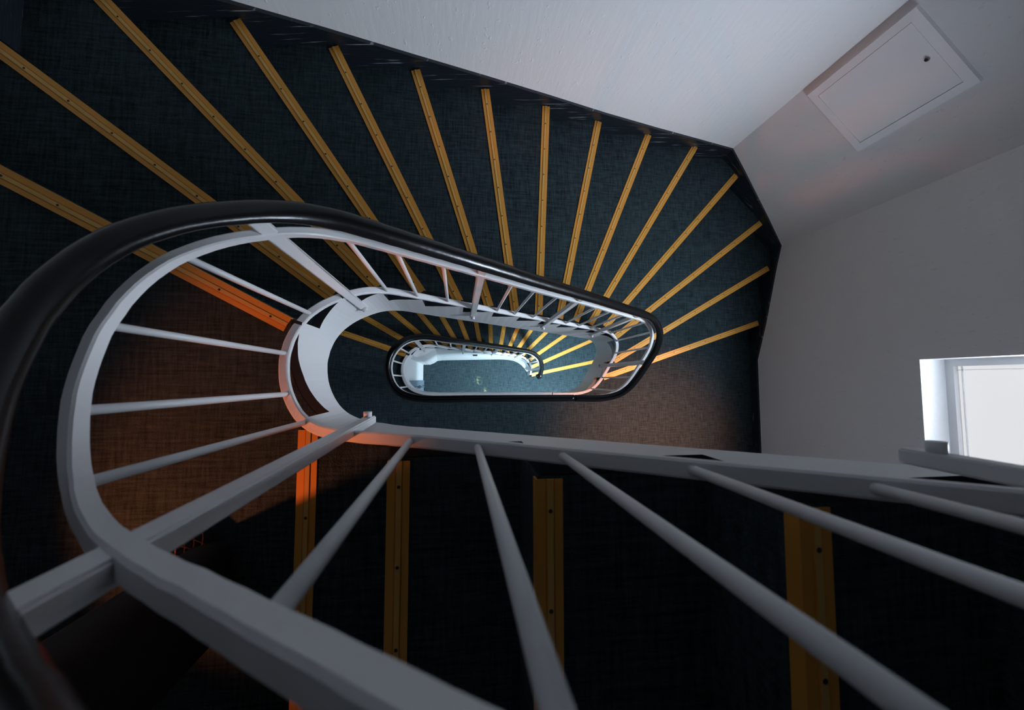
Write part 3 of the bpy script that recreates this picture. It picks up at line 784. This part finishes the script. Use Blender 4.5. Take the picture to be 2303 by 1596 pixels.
railing('long white railing with thick black handrail sweeping from the foreground around the upper well',
        (UPPER[i_1][0], UPPER[i_1][1], Z_F2), UPPER, UPPER_BALUSTERS, [86, 133] + UPPER_POSTS[1:])
railing('small lower railing whose black handrail loops above the ground floor and curls at its end',
        (LOWER[j_1][0], LOWER[j_1][1], Z_F1), LOWER, LOWER_BALUSTERS, LOWER_POSTS, True)

# ------------------------------------------------------------------ access panel on the corner wall
pa, pb = Vector((2.45, 2.092)), Vector((3.205, 1.348))
u2 = (pb - pa).normalized(); nn = Vector((u2.y, -u2.x))
if nn.dot(-pa) < 0: nn = -nn
def on_panel(s, d, n): return (pa.x + u2.x * s + nn.x * n, pa.y + u2.y * s + nn.y * n, CAM_Z - d)
panel = empty('access_panel', on_panel(0.325, 2.42, 0.0), 'square white metal access hatch with a round lock, high on the corner wall', 'hatch')
s0, s1, d0, d1 = 0.05, 0.60, 2.42, 1.735
bm = bmesh.new()
outer = [(s0, d0), (s1, d0), (s1, d1), (s0, d1)]
w = 0.050
inner = [(s0 + w, d0 - w), (s1 - w, d0 - w), (s1 - w, d1 + w), (s0 + w, d1 + w)]
V = {}
for nm, lst, n in (('ob', outer, 0.0), ('of', outer, 0.030), ('if', inner, 0.033), ('ib', inner, 0.0)):
    V[nm] = [bm.verts.new(on_panel(a, b, n)) for a, b in lst]
for i in range(4):
    j = (i + 1) % 4
    for a, b in (('ob', 'of'), ('of', 'if'), ('if', 'ib'), ('ib', 'ob')):
        bm.faces.new((V[a][i], V[a][j], V[b][j], V[b][i]))
link('panel_frame', bm, M_PANEL, panel)
bm = bmesh.new()
g = 0.0025
c = on_panel((s0 + s1) / 2, (d0 + d1) / 2, 0.0155)
box(bm, c, (u2.x * ((s1 - s0) / 2 - w - g), u2.y * ((s1 - s0) / 2 - w - g), 0), (nn.x * 0.015, nn.y * 0.015, 0), (0, 0, (d0 - d1) / 2 - w - g))
pd = link('panel_door', bm, M_PANEL, panel)
bm = bmesh.new()
a, b = on_panel(0.324, 1.834, 0.030), on_panel(0.324, 1.834, 0.037)
cyl(bm, a, b, 0.013, 20, 0)
a, b = on_panel(0.324, 1.837, 0.0365), on_panel(0.324, 1.837, 0.0385)
cyl(bm, a, b, 0.0085, 14, 1)
link('lock', bm, [M_STEEL, M_SCREW], pd)

# ------------------------------------------------------------------ dark stand-in on the upper landing, made tall to block the orange lamp
BX, BY, BHX, BHY, BH = -0.765, -0.655, 0.055, 0.155, 1.15
light_blocker = empty('bag', (BX, BY, Z_F2), 'tall dark bag with an orange red net low on its side, behind the front post', 'bag')
def blocker_point(th, h, k=0.0):
    """rounded-box outline at azimuth th; narrower towards the base and the closed top"""
    def sp(v, e): return math.copysign(abs(v) ** e, v)
    u = h / BH
    w = min(1.0, 0.86 + 1.8 * u) * (1.0 if u < 0.9 else math.sqrt(max(0.0, 1 - ((u - 0.9) / 0.1) ** 2)) * 0.72 + 0.28)
    return Vector((BX + (BHX * w + k) * sp(math.cos(th), 0.6), BY + (BHY * w + k) * sp(math.sin(th), 0.6), Z_F2 + 0.001 + h))
bm = bmesh.new(); NTH, NPH = 36, 24
rows = [[bm.verts.new(blocker_point(2 * math.pi * i / NTH, BH * j / NPH)) for i in range(NTH)] for j in range(NPH + 1)]
for j in range(NPH):
    for i in range(NTH):
        bm.faces.new((rows[j][i], rows[j][(i + 1) % NTH], rows[j + 1][(i + 1) % NTH], rows[j + 1][i])).smooth = True
bm.faces.new(rows[0]); bm.faces.new(rows[-1])
link('bag_body', bm, M_BLOCKER, light_blocker)
bm = bmesh.new()
# low dome at the foot, under a net coloured by orange lamplight
def net_dome(a, b, k=0.0):
    """dome point: a turns round the pocket, b climbs from the floor to the top"""
    r = math.cos(b * math.pi / 2)
    return Vector((-0.845 + (0.075 + k) * r * math.cos(2 * math.pi * a), -0.555 + (0.105 + k) * r * math.sin(2 * math.pi * a),
                   Z_F2 + 0.002 + (0.15 + k) * math.sin(b * math.pi / 2)))
rows = [[bm.verts.new(net_dome(i / 28, j / 10)) for i in range(28)] for j in range(10)]
for j in range(9):
    for i in range(28):
        bm.faces.new((rows[j][i], rows[j][(i + 1) % 28], rows[j + 1][(i + 1) % 28], rows[j + 1][i])).smooth = True
bm.faces.new(rows[-1]); bm.faces.new(list(reversed(rows[0])))
pk = link('pocket', bm, M_BLOCKER, light_blocker)
bm = bmesh.new()
NA, NB = 12, 5
for i in range(NA):
    for j in range(NB):
        for sgn in (-1, 1):
            pts = [net_dome((i + 0.5 + sgn * 0.5 * (1 - abs(1 - q / 3)) ** 0.8) / NA, 0.15 + 0.75 * (j + q / 6) / NB, 0.003) for q in range(7)]
            for p, q in zip(pts, pts[1:]): cyl(bm, p, q, 0.0017, 6)
link('net', bm, M_NET, pk)
bm = bmesh.new()
pts = [Vector((BX, BY - 0.05 + 0.1 * s / 12, Z_F2 + BH - 0.012 + 0.05 * math.sin(math.pi * s / 12))) for s in range(13)]
for p, q in zip(pts, pts[1:]): cyl(bm, p, q, 0.009, 8)
link('handle', bm, M_BLOCKER, light_blocker)
